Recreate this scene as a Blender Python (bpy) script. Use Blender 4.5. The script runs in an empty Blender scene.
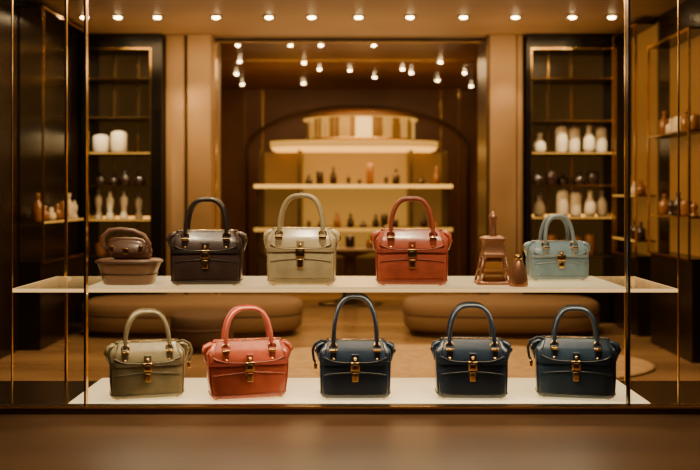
import bpy, bmesh, math, random
from mathutils import Vector, Matrix
random.seed(7)
S=bpy.context.scene
# ------------------------------------------------------------ materials
def mat(name,col,rough=.5,metal=0,emi=None,es=0,noise=0,nscale=8,bump=0,bscale=200,coat=0,col2=None,trans=0,ior=1.45,stretch=None,alpha=None):
    m=bpy.data.materials.new(name); m.use_nodes=True
    nt=m.node_tree; b=nt.nodes['Principled BSDF']
    b.inputs['Base Color'].default_value=(*col,1); b.inputs['Roughness'].default_value=rough
    b.inputs['Metallic'].default_value=metal; b.inputs['Coat Weight'].default_value=coat
    b.inputs['Coat Roughness'].default_value=.14
    b.inputs['Transmission Weight'].default_value=trans; b.inputs['IOR'].default_value=ior
    if emi: b.inputs['Emission Color'].default_value=(*emi,1); b.inputs['Emission Strength'].default_value=es
    tc=nt.nodes.new('ShaderNodeTexCoord'); mp=nt.nodes.new('ShaderNodeMapping')
    nt.links.new(tc.outputs['Object'],mp.inputs[0])
    if stretch: mp.inputs['Scale'].default_value=stretch
    if col2:
        n=nt.nodes.new('ShaderNodeTexNoise'); n.inputs['Scale'].default_value=nscale; n.inputs['Detail'].default_value=5
        nt.links.new(mp.outputs[0],n.inputs['Vector'])
        r=nt.nodes.new('ShaderNodeValToRGB'); r.color_ramp.elements[0].position=.35; r.color_ramp.elements[1].position=.68
        r.color_ramp.elements[0].color=(*col,1); r.color_ramp.elements[1].color=(*col2,1)
        nt.links.new(n.outputs[0],r.inputs[0]); nt.links.new(r.outputs[0],b.inputs['Base Color'])
    if bump:
        n2=nt.nodes.new('ShaderNodeTexNoise'); n2.inputs['Scale'].default_value=bscale
        nt.links.new(mp.outputs[0],n2.inputs['Vector'])
        bp=nt.nodes.new('ShaderNodeBump'); bp.inputs['Strength'].default_value=bump; bp.inputs['Distance'].default_value=.002
        nt.links.new(n2.outputs[0],bp.inputs['Height']); nt.links.new(bp.outputs[0],b.inputs['Normal'])
    return m
def glassmat(name,tint=(1,1,1),refl=.08,rough=.03):
    m=bpy.data.materials.new(name); m.use_nodes=True; nt=m.node_tree; nt.nodes.clear()
    o=nt.nodes.new('ShaderNodeOutputMaterial'); mx=nt.nodes.new('ShaderNodeMixShader')
    t=nt.nodes.new('ShaderNodeBsdfTransparent'); g=nt.nodes.new('ShaderNodeBsdfGlossy'); lw=nt.nodes.new('ShaderNodeLayerWeight')
    lw.inputs[0].default_value=refl; t.inputs[0].default_value=(*tint,1); g.inputs['Roughness'].default_value=rough
    nt.links.new(lw.outputs['Fresnel'],mx.inputs[0]); nt.links.new(t.outputs[0],mx.inputs[1]); nt.links.new(g.outputs[0],mx.inputs[2])
    nt.links.new(mx.outputs[0],o.inputs[0]); return m
GOLD=mat('polished_gold',(.85,.53,.18),.2,1)
BRONZE=mat('dark_bronze',(.09,.055,.03),.35,.8)
BLACK=mat('black_lacquer',(.004,.003,.002),.25)
DARKBR=mat('dark_brown_panel',(.009,.005,.003),.25,col2=(.016,.009,.005),nscale=3)
BEIGE=mat('beige_plaster',(.30,.19,.088),.55,col2=(.24,.15,.07),nscale=2)
CEIL=mat('ceiling_plaster',(.30,.19,.095),.5,col2=(.25,.16,.08),nscale=1.5)
COPPER=mat('copper_ceiling_panel',(.22,.10,.036),.3,.3,col2=(.16,.072,.026),nscale=2)
FLOOR=mat('polished_stone_floor',(.38,.24,.125),.2,col2=(.19,.115,.058),nscale=1.2,stretch=(.5,2.2,1))
SILL=mat('brown_stone_sill',(.23,.12,.058),.4,col2=(.16,.083,.04),nscale=2,stretch=(.3,2.5,1))
LAMP=mat('lamp_lens',(1,.8,.5),.5,emi=(1,.72,.34),es=50)
WHITEPL=mat('plinth_acrylic',(.86,.76,.53),.25,emi=(1,.74,.36),es=.85)  # warm white acrylic with even emission
SHELFPL=mat('frosted_shelf_acrylic',(.66,.56,.38),.14,emi=(1,.72,.33),es=.55)
GLASS=glassmat('clear_glass',refl=.12)
SGLASS=glassmat('shelf_glass',(.86,.84,.76),.35)
EDGE=mat('gold_edge_glow',(.7,.5,.25),.2,.6,emi=(1,.60,.22),es=1.1)  # gold shelf edging; the light it catches is set as emission
AMBER=mat('amber_light_strip',(.4,.2,.05),.5,emi=(1,.44,.07),es=2.4)
AMBERDIM=mat('amber_emissive_panel',(.20,.095,.028),.5,emi=(1,.42,.07),es=.12,col2=(.14,.06,.018),nscale=2)  # amber panel with weak emission of its own
GLOW=mat('honey_glow_panel',(.20,.10,.02),.5,emi=(1,.46,.07),es=.40)  # glow from the shelf strips, set as the panel's own emission
WARMW=mat('warm_shelf_strip',(.3,.16,.05),.5,emi=(1,.50,.09),es=1.7)
HONEY=mat('honey_canopy',(.14,.07,.015),.5,emi=(1,.47,.07),es=.90)
CREAMC=mat('cream_ceramic',(.88,.78,.56),.4)
AMBG=mat('amber_glass',(.28,.12,.03),.15,coat=.5)
BOTD=mat('dark_bottle',(.03,.015,.01),.2,coat=.5)
UPH=mat('beige_upholstery',(.20,.125,.065),.85,bump=.3,bscale=90)
UPHD=mat('brown_upholstery',(.08,.045,.024),.8,bump=.3,bscale=90)
LIGHTPATCH=mat('cream_light_patch',(.55,.38,.2),.9,col2=(.42,.28,.15),nscale=14,bump=.4,bscale=120)  # pale colour standing in for light patches on the floor
COPB=mat('brushed_copper',(.34,.16,.085),.35,.5)
# ------------------------------------------------------------ mesh builder
class B:
    def __init__(s): s.v=[];s.f=[];s.m=[];s.s=[];s.mats=[]
    def mi(s,m):
        if m not in s.mats: s.mats.append(m)
        return s.mats.index(m)
    def add(s,vs,fs,m,sm=True,M=None):
        o=len(s.v); k=s.mi(m)
        for v in vs: s.v.append((M@Vector(v)) if M else Vector(v))
        for f in fs: s.f.append([i+o for i in f]); s.m.append(k); s.s.append(sm)
    def box(s,x0,x1,y0,y1,z0,z1,m,bev=0,M=None):
        if bev<=0:
            vs=[(x,y,z) for x in(x0,x1) for y in(y0,y1) for z in(z0,z1)]
            s.add(vs,[(0,1,3,2),(4,6,7,5),(0,4,5,1),(2,3,7,6),(0,2,6,4),(1,5,7,3)],m,False,M); return
        bm=bmesh.new(); bmesh.ops.create_cube(bm,size=1)
        for v in bm.verts: v.co=Vector(((x0+x1)/2+v.co.x*(x1-x0),(y0+y1)/2+v.co.y*(y1-y0),(z0+z1)/2+v.co.z*(z1-z0)))
        bmesh.ops.bevel(bm,geom=bm.edges[:],offset=bev,segments=3,profile=.5,affect='EDGES')
        bm.verts.index_update()
        s.add([v.co.copy() for v in bm.verts],[[v.index for v in f.verts] for f in bm.faces],m,True,M); bm.free()
    def loft(s,rings,m,c0=True,c1=True,closed=True,M=None,sm=True):
        n=len(rings[0]); vs=[p for r in rings for p in r]; fs=[]
        for i in range(len(rings)-1):
            for j in range(n if closed else n-1):
                a=i*n+j;b=i*n+(j+1)%n; fs.append((a,b,b+n,a+n))
        if c0: fs.append(tuple(range(n-1,-1,-1)))
        if c1: k=(len(rings)-1)*n; fs.append(tuple(range(k,k+n)))
        s.add(vs,fs,m,sm,M)
    def tube(s,pts,r,m,n=10,closed=False,flat=1,up=None,M=None):
        pts=[Vector(p) for p in pts]; N=len(pts); rings=[]
        rs=r if isinstance(r,(list,tuple)) else [r]*N
        pn=None
        for i,p in enumerate(pts):
            if closed: t=pts[(i+1)%N]-pts[i-1]
            else: t=pts[min(i+1,N-1)]-pts[max(i-1,0)]
            t.normalize()
            if pn is None:
                ref=Vector(up) if up else (Vector((0,1,0)) if abs(t.y)<.9 else Vector((1,0,0)))
            else: ref=Vector(up) if up else pn
            nn=(ref-t*ref.dot(t)).normalized(); pn=nn; bb=t.cross(nn)
            rings.append([p+nn*math.cos(a)*rs[i]*flat+bb*math.sin(a)*rs[i] for a in [2*math.pi*k/n for k in range(n)]])
        if closed: rings.append(rings[0])
        s.loft(rings,m,not closed,not closed,M=M)
    def lathe(s,prof,m,n=20,M=None,sx=1,sy=1):
        s.loft([[(r*math.cos(2*math.pi*k/n)*sx,r*math.sin(2*math.pi*k/n)*sy,z) for k in range(n)] for r,z in prof],m,M=M)
    def done(s,name,loc=(0,0,0),rot=0,parent=None):
        me=bpy.data.meshes.new(name); me.from_pydata(s.v,[],s.f)
        for m in s.mats: me.materials.append(m)
        for p,k,q in zip(me.polygons,s.m,s.s): p.material_index=k; p.use_smooth=q
        bm=bmesh.new(); bm.from_mesh(me); bmesh.ops.recalc_face_normals(bm,faces=bm.faces); bm.to_mesh(me); bm.free()
        me.update(); o=bpy.data.objects.new(name,me); S.collection.objects.link(o)
        o.location=loc; o.rotation_euler=(0,0,rot)
        if parent: o.parent=parent
        return o
def T(x,y,z): return Matrix.Translation((x,y,z))
def sbox(name,x0,x1,y0,y1,z0,z1,m,bev=0):
    c=((x0+x1)/2,(y0+y1)/2,(z0+z1)/2); b=B(); b.box(x0-c[0],x1-c[0],y0-c[1],y1-c[1],z0-c[2],z1-c[2],m,bev); return b.done(name,c)
def sup(w,d,n,z,k=56,cx=0,cy=0):
    out=[]
    for i in range(k):
        a=2*math.pi*i/k; c,s_=math.cos(a),math.sin(a)
        out.append((cx+w/2*math.copysign(abs(c)**(2/n),c),cy+d/2*math.copysign(abs(s_)**(2/n),s_),z))
    return out
# ------------------------------------------------------------ handbag
def handbag(loc,rot,col,w=.29,h=.21,d=.14,hh=.135,hw=.085,trim=None,flare=1.0,strap=0,clear=False,base_w=.95,name='handbag'):
    L=mat('leather_'+name,col,.27,bump=.25,bscale=260,coat=.6,trans=.35 if clear else 0,col2=tuple(c*.8 for c in col),nscale=25)
    Tm=mat('leather_trim_'+name,trim or tuple(c*.55 for c in col),.34,bump=.12,bscale=200,coat=.3)
    b=B(); N=5
    prof=[(0,base_w*.95,.86),(.03,base_w*.985,.96),(.09,base_w,1),(.3,base_w*.4+.6*.975,.99),(.55,.97,.93),(.70,.975,.84),(.80,.98*flare,.74),(.86,.95,.66),(.91,.88,.56),(.96,.835,.48),(1,.80,.40)]
    def wd(t):
        for i in range(len(prof)-1):
            if t<=prof[i+1][0]+1e-6:
                a=(t-prof[i][0])/(prof[i+1][0]-prof[i][0]); a=max(0,a)
                return w*(prof[i][1]*(1-a)+prof[i+1][1]*a), d*(prof[i][2]*(1-a)+prof[i+1][2]*a)
        return w*prof[-1][1],d*prof[-1][2]
    z0=.006
    def sy(x,t):
        W,D=wd(t); q=min(1,abs(2*x/W)); return -(D/2)*max(0,1-q**N)**(1/N)
    ts=sorted(set([p[0] for p in prof]+[i/22 for i in range(23)]))
    rings=[sup(*wd(t),N,z0+t*h) for t in ts]
    b.loft(rings,L)
    def patch(xf,tf,off,m,nu=20,nv=8,sgn=1):
        g=[];g0=[]
        for j in range(nv+1):
            r=[];r0=[]
            for i in range(nu+1):
                u=i/nu*2-1;v=j/nv; x=xf(u,v); t=tf(u,v); y=sy(x,t)
                r.append((x,sgn*(y-off),z0+t*h)); r0.append((x,sgn*(y+.002),z0+t*h))
            g.append(r);g0.append(r0)
        b.loft(g,m,False,False,False)
        per=[(0,i) for i in range(nu+1)]+[(j,nu) for j in range(1,nv+1)]+[(nv,i) for i in range(nu-1,-1,-1)]+[(j,0) for j in range(nv-1,-1,-1)]
        b.loft([[g[j][i] for j,i in per],[g0[j][i] for j,i in per]],m,False,False,False,sm=False)
        return [g[nv][i] for i in range(nu+1)],per,g
    for sgn in (1,-1):
        edge,per,g=patch(lambda u,v:u*w*(.365+.06*v),lambda u,v:1.0-v*(.36-.10*abs(u)**4),.005,L,sgn=sgn)
        b.tube([(p[0],p[1]-.001*sgn,p[2]) for p in edge],.0030,Tm,6)
        b.tube([(p[0],p[1],p[2]) for p in [r[0] for r in g]],.0024,Tm,6)
        b.tube([(p[0],p[1],p[2]) for p in [r[-1] for r in g]],.0024,Tm,6)
    patch(lambda u,v:u*w*.42,lambda u,v:.12+.30*v+.05*v*(1-u*u),.0025,L)
    seam=[(x,sy(x,.42+.05*(1-(2*x/(w*.84))**2))-.004,z0+h*(.42+.05*(1-(2*x/(w*.84))**2))) for x in [w*.42*(i/10-1) for i in range(21)]]
    b.tube(seam,.0024,Tm,6)
    patch(lambda u,v:u*w*.47,lambda u,v:.60+.075*v-.015*u*u,.0075,Tm,nv=2)
    b.tube(sup(*[q*1.005 for q in wd(.07)],N,z0+.07*h,48),.0028,Tm,6,closed=True)
    b.tube(sup(*[q*1.0 for q in wd(1)],N,z0+h,48),.0036,Tm,8,closed=True)
    b.box(-w*.36,w*.36,-.004,.004,z0+h-.002,z0+h+.004,GOLD,.001)
    for sx in(-1,1):
        b.tube([(sx*(wd(t)[0]/2*.955),sy(wd(t)[0]/2*.955,t)-.0015,z0+t*h) for t in [.07+.8*i/14 for i in range(15)]],.0027,Tm,6)
        b.tube([(sx*w*.385,0,z0+.955*h),(sx*w*.44,0,z0+.945*h),(sx*w*.495,0,z0+.90*h),(sx*w*.515,0,z0+.81*h),(sx*w*.492,0,z0+.62*h)],[.005,.010,.012,.010,.003],L,12,flat=2.0,up=(0,1,0))
        b.tube([(sx*w*.505+.012*math.cos(a),-.012,z0+.82*h+.012*math.sin(a)) for a in [i*math.pi/8 for i in range(16)]],.0022,GOLD,6,closed=True)
    for sgn in (1,-1):
        tb=.9
        yb=(sy(hw,tb)-.006)*sgn; zb=z0+tb*h
        pts=[];rr=[]
        H=h+hh-tb*h
        for i in range(33):
            a=math.pi*i/32; c,s_=math.cos(a),math.sin(a)
            pts.append((hw*math.copysign(abs(c)**.68,c),yb*(1-.45*s_),zb+(H-.009)*abs(s_)**.88))
            rr.append(.0094-.0016*abs(c))
        b.tube(pts,rr,Tm if trim else L,12,up=(0,1,0))
        for sx in(-1,1):
            x=sx*hw
            b.tube([(x+.0135*math.cos(a),yb-.001*sgn,zb+.002+.0135*math.sin(a)) for a in [i*math.pi/10 for i in range(20)]],.0030,GOLD,8,closed=True)
            y=(sy(x,.78))*sgn
            b.box(x-.012,x+.012,min(y-.010*sgn,y+.002*sgn),max(y-.010*sgn,y+.002*sgn),z0+.62*h,z0+.90*h,Tm,.003)
            b.box(x-.0145,x+.0145,min(y-.014*sgn,y),max(y-.014*sgn,y),z0+.83*h,z0+.875*h,GOLD,.002)
            b.lathe([(0.0005,0),(.0045,0),(.0045,.003),(.0005,.004)],GOLD,10,M=T(x,y-.010*sgn,z0+.70*h)@Matrix.Rotation(math.pi/2*sgn,4,'X'))
    yc=sy(0,.6)
    b.box(-.014,.014,yc-.013,yc,z0+.36*h,z0+.80*h,Tm,.003)
    b.box(-.0175,.0175,yc-.018,yc-.004,z0+.50*h,z0+.66*h,GOLD,.003)
    b.box(-.010,.010,yc-.021,yc-.015,z0+.54*h,z0+.62*h,BRONZE,.002)
    b.box(-.011,.011,yc-.017,yc-.006,z0+.31*h,z0+.47*h,GOLD,.003)
    b.lathe([(0.0005,0),(.006,0),(.006,.006),(.0005,.008)],GOLD,12,M=T(0,yc-.012,z0+.72*h)@Matrix.Rotation(math.pi/2,4,'X'))
    for fx in(-1,1):
        for fy in(-1,1):
            b.lathe([(.004,0),(.007,.001),(.007,.006),(.004,.009)],GOLD,10,M=T(fx*w*.38,fy*d*.3,0))
    if strap:
        sx=strap
        b.tube([(sx*w*.36,-.02,z0+.97*h),(sx*w*.46,-.03,z0+1.02*h),(sx*w*.545,-.03,z0+.95*h),(sx*w*.575,-.03,z0+.84*h),(sx*w*.56,-.035,z0+.68*h),(sx*w*.53,-.035,z0+.6*h)],[.004,.005,.0055,.0055,.005,.004],Tm,8,flat=.6)
        b.box(sx*w*.535-.006,sx*w*.535+.006,-.042,-.030,z0+.50*h,z0+.62*h,GOLD,.002)
    return b.done(name,loc,rot)
ZS=.8060; ZP=.3765
BROWN=(.070,.042,.036); CREAM=(.68,.57,.34); CORAL=(.54,.12,.065); OLIVE=(.29,.24,.13); NAVY=(.022,.036,.066)
handbag((-.548,.055,ZS),.05,BROWN,w=.282,h=.20,hh=.130,hw=.078,trim=(.024,.015,.013))
handbag((-.185,.055,ZS),-.03,CREAM,w=.272,h=.21,hh=.135,hw=.083,trim=(.42,.33,.19))
handbag((.236,.055,ZS),-.03,CORAL,w=.286,h=.205,hh=.128,hw=.08,trim=(.32,.065,.038))
handbag((.838,.25,ZS),.06,(.36,.54,.66),w=.25,h=.15,d=.12,hh=.11,hw=.058,clear=True,trim=(.25,.32,.36))
handbag((-.78,.06,ZP),.26,OLIVE,w=.29,h=.205,hh=.125,hw=.082,trim=(.12,.095,.05),strap=1)
handbag((-.395,.06,ZP),.25,(.47,.095,.05),w=.322,h=.21,hh=.135,hw=.088,flare=1.02,base_w=.9,trim=(.30,.055,.033))
handbag((.020,.06,ZP),0,NAVY,w=.282,h=.21,hh=.18,hw=.083,strap=-1,trim=(.008,.012,.021))
handbag((.465,.06,ZP),-.04,NAVY,w=.284,h=.215,hh=.140,hw=.085,flare=1.03,trim=(.009,.014,.025))
handbag((.865,.06,ZP),-.18,(.028,.050,.086),w=.31,h=.218,hh=.125,hw=.08,strap=-1,trim=(.010,.018,.030))
# ------------------------------------------------------------ small saddle bag on a tapered stand
LB=mat('leather_tan_dark',(.22,.115,.07),.35,bump=.3,bscale=200,coat=.3); LBD=mat('leather_brown_trim',(.12,.06,.04),.35,coat=.3)
b=B()
b.loft([sup(.18,.12,3,0),sup(.195,.13,3,.006),sup(.215,.14,3,.05),sup(.24,.15,3,.080),sup(.245,.152,3,.094),sup(.23,.14,3,.097)],LB)
b.tube(sup(.247,.154,3,.088,48),.005,LBD,8,closed=True)
b.tube(sup(.212,.139,3,.04,48),.003,BRONZE,6,closed=True)
b.loft([sup(.13,.07,2.6,.097,cx=.01),sup(.155,.095,2.8,.108,cx=.008),sup(.165,.10,2.8,.130,cx=.004),sup(.155,.088,2.6,.155,cx=-.0),sup(.13,.06,2.4,.170,cx=-.006),sup(.09,.04,2.2,.176,cx=-.012)],LB)
b.loft([sup(.11,.03,2.4,.115,cx=0,cy=-.044),sup(.145,.032,2.6,.13,cx=0,cy=-.042),sup(.150,.05,2.5,.155,cx=-.002,cy=-.022),sup(.125,.05,2.3,.174,cx=-.008,cy=-.006),sup(.08,.03,2.2,.18,cx=-.014)],LBD)
b.tube([(-.07,-.02,.12),(-.096,-.03,.15),(-.094,-.03,.185),(-.07,-.025,.208),(-.03,-.02,.212),(.02,-.02,.206),(.06,-.02,.188),(.082,-.02,.155),(.082,-.02,.125)],[.006,.009,.010,.010,.009,.009,.009,.008,.006],LB,10)
b.box(-.012,.012,-.066,-.055,.118,.142,GOLD,.003)
for s_ in(-1,1): b.box(s_*.055-.008,s_*.055+.008,-.058,-.045,.122,.150,GOLD,.002)
b.done('saddle_bag_on_stand',(-.855,.09,ZS))
# square tapered perfume lantern and a small cone bottle
b=B()
b.loft([sup(.138,.11,8,0),sup(.142,.114,8,.004),sup(.138,.11,8,.012)],COPB)
for sx in(-1,1):
    for sy_ in(-1,1):
        b.tube([(sx*.062,sy_*.048,.010),(sx*.040,sy_*.034,.108)],.005,COPB,8)
    b.tube([(sx*.052,-.041,.055),(sx*.052,.041,.055)],.003,COPB,6)
b.tube([(-.052,-.041,.055),(.052,-.041,.055)],.003,COPB,6); b.tube([(-.052,.041,.055),(.052,.041,.055)],.003,COPB,6)
b.loft([sup(.090,.07,6,.012),sup(.085,.066,6,.05),sup(.065,.052,6,.095),sup(.05,.04,6,.105)],AMBG)
b.loft([sup(.090,.076,8,.104),sup(.096,.08,8,.110),sup(.092,.076,8,.118),sup(.086,.070,8,.122),sup(.086,.070,8,.166),sup(.098,.08,8,.170),sup(.098,.08,8,.180),sup(.06,.05,6,.186)],COPB)
b.lathe([(.016,.184),(.012,.198),(.012,.245),(.017,.250),(.017,.264),(.008,.272),(.003,.282)],COPB,20)
b.done('perfume_lantern',(.555,.09,ZS))
b=B(); b.lathe([(.034,0),(.037,.006),(.035,.03),(.027,.07),(.017,.095),(.012,.10)],COPB,20); b.lathe([(.014,.10),(.015,.112),(.008,.118)],GOLD,16)
b.done('cone_perfume_bottle',(.636,.0,ZS))
# ------------------------------------------------------------ display window
sbox('display_plinth',-1.05,1.12,-.05,.41,.345,.3765,WHITEPL,.004)
b=B()
b.box(-1.25,1.21,-.05,.45,-.006,.006,SGLASS)
b.box(-.99,1.03,-.035,.43,.0062,.0105,SHELFPL)
b.box(-1.258,1.218,-.060,-.05,-.006,.006,EDGE)
for (x0,x1,y0,y1) in [(-1.258,1.218,.45,.458),(-1.258,-1.25,-.05,.45),(1.21,1.218,-.05,.45)]:
    b.box(x0,x1,y0,y1,-.006,.006,EDGE)
b.done('glass_display_shelf',(0,0,.795))
sbox('display_deck',-2.4,2.4,-.08,.5,0,.345,DARKBR)
sbox('window_sill',-2.6,2.6,-1.25,-.1,.0,.345,SILL)
b=B(); b.box(-2.4,2.4,-.1,-.06,.345,.375,BRONZE); b.box(-2.4,2.4,-.104,-.1,.368,.375,GOLD); b.done('window_frame_rail')
b=B()
for x in(-.975,1.024):
    b.box(x-.0025,x+.0025,-.095,-.068,.376,2.6,BLACK); b.box(x+.0025,x+.006,-.095,-.068,.376,2.6,GOLD)
for x in(-1.25,1.215):
    b.box(x-.0025,x+.0025,-.075,-.068,.376,2.6,GOLD)
b.done('window_mullions')
b=B(); b.box(-2.4,2.4,-.066,-.062,.376,2.6,GLASS); b.done('window_1')
b=B()
for x in(-1.22,1.185):
    b.box(x-.005,x+.005,.46,.474,.345,2.6,GOLD)
b.done('shelf_support_posts')
# ------------------------------------------------------------ shop shell
sbox('floor',-3,3,-.1,9.2,-.1,0,FLOOR)
sbox('ground',-4,4,-5,-.1,-.15,-.001,SILL)
sbox('ceiling',-3,3,-.1,4.95,2.6,2.7,CEIL)
b=B(); b.box(-3,3,4.95,9.2,2.6,2.7,COPPER); b.box(-2,2,6.3,6.33,2.592,2.6,GOLD); b.done('ceiling_vault_panel')
b=B(); b.box(-2.4,2.4,3.1,3.14,2.585,2.6,CEIL); b.box(-2.4,2.4,3.14,3.15,2.582,2.6,BRONZE); b.done('trim_ceiling')
sbox('wall_left',-2.6,-2.45,-.1,4.9,0,2.6,DARKBR)
sbox('wall_right',2.5,2.65,-.1,4.9,0,2.6,DARKBR)
b=B(); b.box(-3,3,9.0,9.2,0,2.6,mat('back_wall_brown',(.20,.09,.034),.4,col2=(.14,.062,.024),nscale=2))
for x in(-1.75,-1.45,-1.2,1.25,1.5,1.75): b.box(x-.008,x+.008,8.985,9.0,0,2.6,GOLD)
b.done('wall_back')
sbox('wall_vault_left',-2.6,-2.45,5.3,9.0,0,2.6,COPPER)
sbox('wall_vault_right',2.45,2.6,5.3,9.0,0,2.6,COPPER)
b=B(); b.box(-1.67,-1.50,4.75,5.2,0,2.6,BEIGE,.01); b.box(-1.50,-1.465,4.85,5.2,0,2.6,BLACK); b.box(-1.465,-1.25,4.7,5.3,0,2.6,BEIGE,.01); b.box(-1.67,-1.25,4.68,4.75,0,.1,BRONZE); b.done('wall_partition_left')
b=B(); b.box(1.235,1.27,4.75,5.3,0,2.6,BRONZE); b.box(1.26,1.50,4.7,5.25,0,2.6,BEIGE,.01); b.box(1.51,1.56,4.72,5.2,0,2.6,BEIGE,.008); b.done('wall_partition_right')
b=B(); b.box(-1.25,1.23,4.92,4.97,2.565,2.6,BLACK); b.box(-1.25,1.23,4.915,4.92,2.56,2.566,GOLD)
b.box(-1.25,-1.235,4.9,4.95,0,2.56,GOLD); b.done('trim_opening')
# ---------- downlights
b=B()
def dl(x,y,z=2.6,r=.030):
    b.lathe([(r*1.5,-.010),(r*1.7,-.005),(r*1.6,0)],BRONZE,16,M=T(x,y,z)); b.lathe([(r*.6,-.020),(r,-.014),(r,-.0105)],LAMP,16,M=T(x,y,z))
for x in(-2.15,-1.88,-1.56,-1.085,-.656,-.31,.07,.486,.92,1.34,1.80,2.12): dl(x,3.89)
for x in(-1.9,-1.0,0,1.0,1.9): dl(x,2.2)
b.done('recessed_downlights')
b=B()
for x,y in[(-1.08,5.25),(-.57,5.25),(-.28,5.25),(.23,5.25),(-1.19,6.3),(-.5,6.4),(-.35,6.9),(0,7.0),(.6,6.9),(.3,7.6),(.72,7.2),(.98,6.35),(1.1,7.9),(1.35,7.2),(-1.35,7.3),(-1.4,8.3),(1.6,8.5),(-.6,8.2)]: dl(x,y,r=.020)
b.done('vault_downlights')
# ---------- bottles helper
def bottle(b,x,y,z,h,r,m,kind=0):
    P=[[(r*.9,0),(r,.02*h),(r,.6*h),(r*.4,.72*h),(r*.3,.85*h),(r*.38,.87*h),(r*.38,h)],
       [(r*.7,0),(r,.2*h),(r*.9,.5*h),(r*.35,.75*h),(r*.5,.95*h),(r*.3,h)],
       [(r*.8,0),(r,.1*h),(r,.85*h),(r*.8,.95*h),(r*.2,h)],
       [(r*.8,0),(r*.7,.08*h),(r*.35,.3*h),(r*.6,.5*h),(r*.65,.7*h),(r*.25,.82*h),(r*.3,.9*h),(r*.1,h)]][kind%4]
    b.lathe(P,m,14,M=T(x,y,z))
# ---------- tall cabinets
def cabinet(name,x0,x1,shelves,goods):
    b=B(); y0,y1=4.65,5.1; t=.04
    b.box(x0,x1,y1-.03,y1,0,2.585,mat('cabinet_back_'+name,(.045,.026,.011),.25,emi=(1,.46,.09),es=.030,col2=(.02,.012,.006),nscale=2))  # weak emission on the back stands for the glow inside the cabinet
    b.box(x0,x0+t,y0,y1-.03,0,2.585,BLACK); b.box(x1-t*2.5,x1,y0,y1-.03,0,2.585,BLACK)
    b.box(x0+t,x1-t*2.5,y0,y1-.03,2.46,2.585,BLACK); b.box(x0+t,x1-t*2.5,y0,y1-.03,0,.3,BLACK)
    for z in (2.455,): b.box(x0+t,x1-2.5*t,y0-.006,y0,z,z+.01,GOLD)
    b.box(x0+t,x0+t+.008,y0-.005,y0,.3,2.455,GOLD); b.box(x1-2.5*t-.008,x1-2.5*t,y0-.005,y0,.3,2.455,GOLD)
    for xm in((x0+x1)/2+.05,(x0+x1)/2-.17): b.box(xm-.006,xm+.006,y1-.06,y1-.03,.3,2.455,GOLD)
    for z,lit in shelves:
        b.box(x0+t,x1-t*2.5,y0+.02,y1-.03,z-.012,z,BRONZE)
        b.box(x0+t,x1-t*2.5,y0+.012,y0+.02,z-.009,z,HONEY if lit else GOLD)
        if lit: b.box(x0+t+.02,x1-t*2.5-.02,y1-.04,y1-.03,z+.0,z+.018,AMBER)
    o=b.done(name)
    g=B()
    for z,lo,hi,hmin,hmax,m,kinds,dx in goods:
        x=lo
        while x<hi:
            bottle(g,x,y0+.12+random.random()*.12,z,random.uniform(hmin,hmax),dx*.43,m,random.choice(kinds)); x+=dx
    g.done('bottles',parent=o)
cabinet('display_cabinet',-2.40,-1.68,[(2.2,0),(1.85,0),(1.53,1),(1.24,0),(.93,1),(.6,0)],
 [(1.53,-2.27,-2.0,.16,.24,CREAMC,[2],.17),(.93,-2.3,-1.85,.24,.29,CREAMC,[3],.12),(1.24,-2.28,-1.85,.08,.14,BOTD,[0],.12),(.6,-2.28,-1.85,.1,.2,AMBG,[0,2],.12)])
cabinet('display_cabinet',1.58,2.48,[(2.2,0),(1.82,0),(1.53,1),(1.24,0),(.95,1),(.6,0)],
 [(1.53,1.74,1.84,.18,.2,CREAMC,[1],.14),(1.53,1.93,2.34,.24,.29,CREAMC,[2,1,2],.125),(1.24,1.7,2.3,.1,.16,BOTD,[2,0],.13),(.95,1.74,1.84,.2,.22,CREAMC,[1],.14),(.95,1.93,2.34,.22,.28,CREAMC,[1,2],.125),(.6,1.72,2.3,.1,.2,AMBG,[0,2],.12)])
# ---------- side wall showcases (floor standing, dark plinth below the glass part)
def showcase(name,side,xw,ya,yb,za,zb,shelves,back,lit=True):
    b=B(); xw=xw-side*.002; xi=xw-side*.17
    X=lambda a,c:(min(a,c),max(a,c))
    b.box(*X(xw,xw-side*.01),ya,yb,za,zb,back)
    b.box(*X(xw,xi+side*.01),ya,yb,0,za-.001,DARKBR)
    for y in(ya,yb-.015):
        b.box(*X(xi,xi-side*.015),y,y+.015,za,zb,GOLD)
    for z in(za,zb-.015):
        b.box(*X(xi,xi-side*.015),ya+.015,yb-.015,z,z+.015,GOLD); b.box(*X(xw-side*.01,xi),ya,yb,z,z+.012,BLACK)
    for z in shelves:
        b.box(*X(xw-side*.01,xi),ya+.015,yb-.015,z-.012,z,BRONZE); b.box(*X(xi,xi-side*.008),ya+.015,yb-.015,z-.010,z,HONEY if lit else GOLD)
    o=b.done(name)
    g=B()
    for i,z in enumerate(shelves):
        y=ya+.12
        while y<yb-.1:
            bottle(g,xi+side*.07,y,z,random.uniform(.10,.22),.04,random.choice([AMBG,AMBG,AMBG,BOTD,CREAMC]),random.randint(0,3)); y+=.15
    g.done('bottles',parent=o)
showcase('glass_showcase',-1,-2.45,3.25,4.4,.64,2.55,[.95],DARKBR)
showcase('glass_showcase',1,2.5,3.9,4.55,.64,2.55,[.78,1.15],AMBERDIM)
showcase('glass_showcase',1,2.5,2.75,3.6,.70,2.3,[1.0,1.6],AMBERDIM,False)
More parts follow.
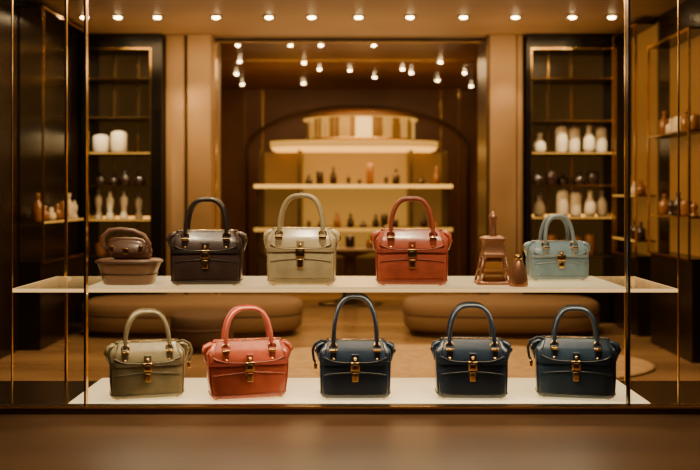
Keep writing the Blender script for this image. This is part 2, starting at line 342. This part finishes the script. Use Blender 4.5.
# ---------- central feature in the vault
b=B(); Y=7.5
cx=.13
DS0=mat('drum_screen_bulb_glow',(.4,.25,.08),.35,.3,emi=(1,.60,.16),es=1.9);DS1=mat('drum_screen_bright',(.4,.22,.06),.35,.5,emi=(1,.50,.09),es=.60); DS2=mat('drum_screen_gold',(.30,.15,.04),.35,.6,emi=(1,.44,.07),es=.12)  # glow of an inner bulb, set as stronger emission on some panels
n=64
for k in range(n):
    a0=2*math.pi*k/n;a1=2*math.pi*(k+1)/n; r=.66 if k%2 else .672
    b.add([(cx+r*math.cos(a),Y+.3+r*math.sin(a),z) for a,z in((a0,1.8),(a1,1.8),(a1,2.08),(a0,2.08))],[(0,1,2,3)],DS0 if k%16 in(0,1,15) else (DS1 if k%4 in(0,1) else DS2),False)
b.lathe([(.70,2.08),(.70,2.11),(.62,2.15),(.42,2.185),(.2,2.2),(.001,2.205)],COPPER,48,M=T(cx,Y+.3,0))
b.lathe([(.705,2.07),(.71,2.08)],HONEY,48,M=T(cx,Y+.3,0))
b.lathe([(.69,1.80),(.70,1.83)],GOLD,48,M=T(cx,Y+.3,0))
b.loft([sup(2.0,1.5,4,1.70,cx=.05,cy=Y+.35),sup(2.02,1.52,4,1.72,cx=.05,cy=Y+.35)],AMBER)
b.loft([sup(2.04,1.54,4,1.72,cx=.05,cy=Y+.35),sup(2.06,1.56,4,1.79,cx=.05,cy=Y+.35)],HONEY)
b.box(-.62,.75,Y+.66,Y+.7,0,1.70,GLOW)
b.box(-1.1,1.2,Y+.7,Y+.75,0,1.70,AMBERDIM)
for x in(-1.12,-.62,.75,1.2): b.box(x-.02,x+.02,Y+.1,Y+.7,0,1.70,BRONZE)
for z,e in((1.27,WARMW),(.75,HONEY)):
    b.box(-1.14,1.22,Y-.1,Y+.66,z-.03,z,BRONZE); b.box(-1.15,1.23,Y-.12,Y-.1,z-.035,z+.005,e)
b.box(-1.1,1.2,Y-.1,Y+.7,0,.4,BRONZE)
fo=b.done('feature_display_unit')
g=B()
for z in(1.27,.75):
    x=-.5
    while x<1.1:
        if min(abs(x-c) for c in(-1.12,-.62,.75,1.2))>.07: bottle(g,x,Y+random.random()*.08,z,random.uniform(.08,.28),.045,random.choice([AMBG,BOTD,BOTD,AMBG,BOTD,BOTD]),random.randint(0,3))
        x+=random.uniform(.10,.2)
g.done('bottles',parent=fo)
b=B(); pts=[]
for i in range(41):
    a=math.pi*i/40; pts.append((.1+1.5*math.cos(a),8.8,1.75+.6*math.sin(a)))
pts=[(1.6,8.8,0)]+pts+[(-1.4,8.8,0)]
b.tube(pts,.022,BRONZE,10,flat=.6,up=(0,1,0))
b.done('bronze_arch')
# ---------- benches, painted light patch on the floor, table
def bench(name,cx,cy,w,d,h,m,n=3.2,rot=0):
    b=B()
    b.loft([sup(w*.94,d*.9,n,.0),sup(w*.94,d*.9,n,.05)],BRONZE)
    b.loft([sup(w*.97,d*.95,n,.05),sup(w,d,n,.08),sup(w*1.005,d*1.01,n,h*.55),sup(w,d,n,h*.62),sup(w*1.01,d*1.01,n,h*.7),sup(w*1.0,d,n,h*.9),sup(w*.96,d*.92,n,h*.98),sup(w*.88,d*.75,n,h)],m)
    b.tube(sup(w*1.0,d*1.0,n,h*.62,48),.008,UPHD,6,closed=True)
    b.done(name,(cx,cy,0),rot)
bench('upholstered_bench',-1.3,4.1,1.8,.7,.29,UPH)
bench('upholstered_bench',1.25,4.1,1.6,.7,.29,UPH)
bench('round_ottoman',-1.1,3.3,.46,.46,.27,UPHD,2.1)
b=B(); b.loft([sup(3.0,1.5,2,.0,64),sup(3.0,1.5,2,.012,64),sup(2.94,1.46,2,.016,64)],LIGHTPATCH); b.done('floor_light_patch',(.55,2.7,.001))  # pale disc laid down as the bright light patch on the floor
b=B()
b.loft([sup(1.5,.7,2.4,.56),sup(1.54,.74,2.4,.58),sup(1.5,.7,2.4,.6)],BRONZE)
b.lathe([(.25,.0),(.22,.02),(.06,.06),(.05,.5),(.2,.56)],BRONZE,24,sx=1.4)
to=b.done('display_table',(0,6.1,0))
g=B()
for x in(-.6,-.42,-.2,0,.22,.4,.58): bottle(g,x,random.random()*.1-.05,.6,random.uniform(.12,.24),.05,random.choice([BOTD,AMBG]),random.randint(0,3))
g.done('bottles',parent=to)
# ------------------------------------------------------------ lights
def area(name,loc,size,sy_,e,col,rot=(0,0,0)):
    l=bpy.data.lights.new(name,'AREA'); l.shape='RECTANGLE'; l.size=size; l.size_y=sy_; l.energy=e; l.color=col
    o=bpy.data.objects.new(name,l); o.location=loc; o.rotation_euler=rot; S.collection.objects.link(o)
def spot(name,loc,tgt,e,col,ang=50,r=.06,blend=.6):
    l=bpy.data.lights.new(name,'SPOT'); l.energy=e; l.color=col; l.spot_size=math.radians(ang); l.spot_blend=blend; l.shadow_soft_size=r
    o=bpy.data.objects.new(name,l); o.location=loc; o.rotation_euler=(Vector(tgt)-Vector(loc)).to_track_quat('-Z','Y').to_euler(); S.collection.objects.link(o)
W=(1,.78,.48); W2=(1,.61,.26)
for x in(-.8,-.3,.2,.7): spot('window_spotlight',(x,-.85,2.35),(x,.1,.78),56,W,38)
for x in(-.75,-.4,.02,.45,.85): spot('window_spotlight',(x,.22,2.5),(x,.15,.8),60,W,22,.02)
area('lower_row_fill',(0,-.02,.782),1.9,.03,9,W,(math.radians(-8),0,0))  # unseen strip added under the shelf to light the lower row
area('front_fill_light',(0,-1.3,2.5),2.4,.3,14,W,(math.radians(30),0,0))  # unseen fill added above the window for bright streaks on the bags
area('hall_ceiling_light',(0,2.6,2.55),3,1.2,120,W2)
area('hall_cove_light',(0,4.3,2.45),4,.3,18,W2,(math.radians(40),0,0))
area('ceiling_uplight',(0,4.2,1.9),4,.4,19,W2,(math.pi,0,0))
area('vault_light',(0,6.3,2.5),2.4,1.5,42,W2)
area('vault_uplight',(0,6.6,1.9),2.4,.6,14,W2,(math.pi,0,0))
area('vault_canopy_light',(.05,7.4,1.68),1.8,.4,14,(1,.52,.14))
area('vault_shelf_light',(.05,7.5,1.22),1.8,.3,8,(1,.52,.14))
for x in(-1.55,-1.36,1.4): spot('hall_spotlight',(x,4.1,2.5),(x,4.85,1.6),45,W2,46,.03,.8)
for x in(-2.1,2.05): spot('cabinet_spotlight',(x,4.0,2.5),(x,4.8,1.3),120,W,50)
w=bpy.data.worlds.new('night'); S.world=w; w.use_nodes=True
w.node_tree.nodes['Background'].inputs[0].default_value=(1,.6,.35,1); w.node_tree.nodes['Background'].inputs[1].default_value=.02
# ------------------------------------------------------------ camera
c=bpy.data.cameras.new('camera'); co=bpy.data.objects.new('camera',c); S.collection.objects.link(co); S.camera=co
co.location=(0,-3.4,1.15); co.rotation_euler=(math.pi/2,0,0); c.lens=46.29; c.sensor_width=36; c.shift_y=-.0571
c.dof.use_dof=True; c.dof.focus_distance=3.42; c.dof.aperture_fstop=2.1
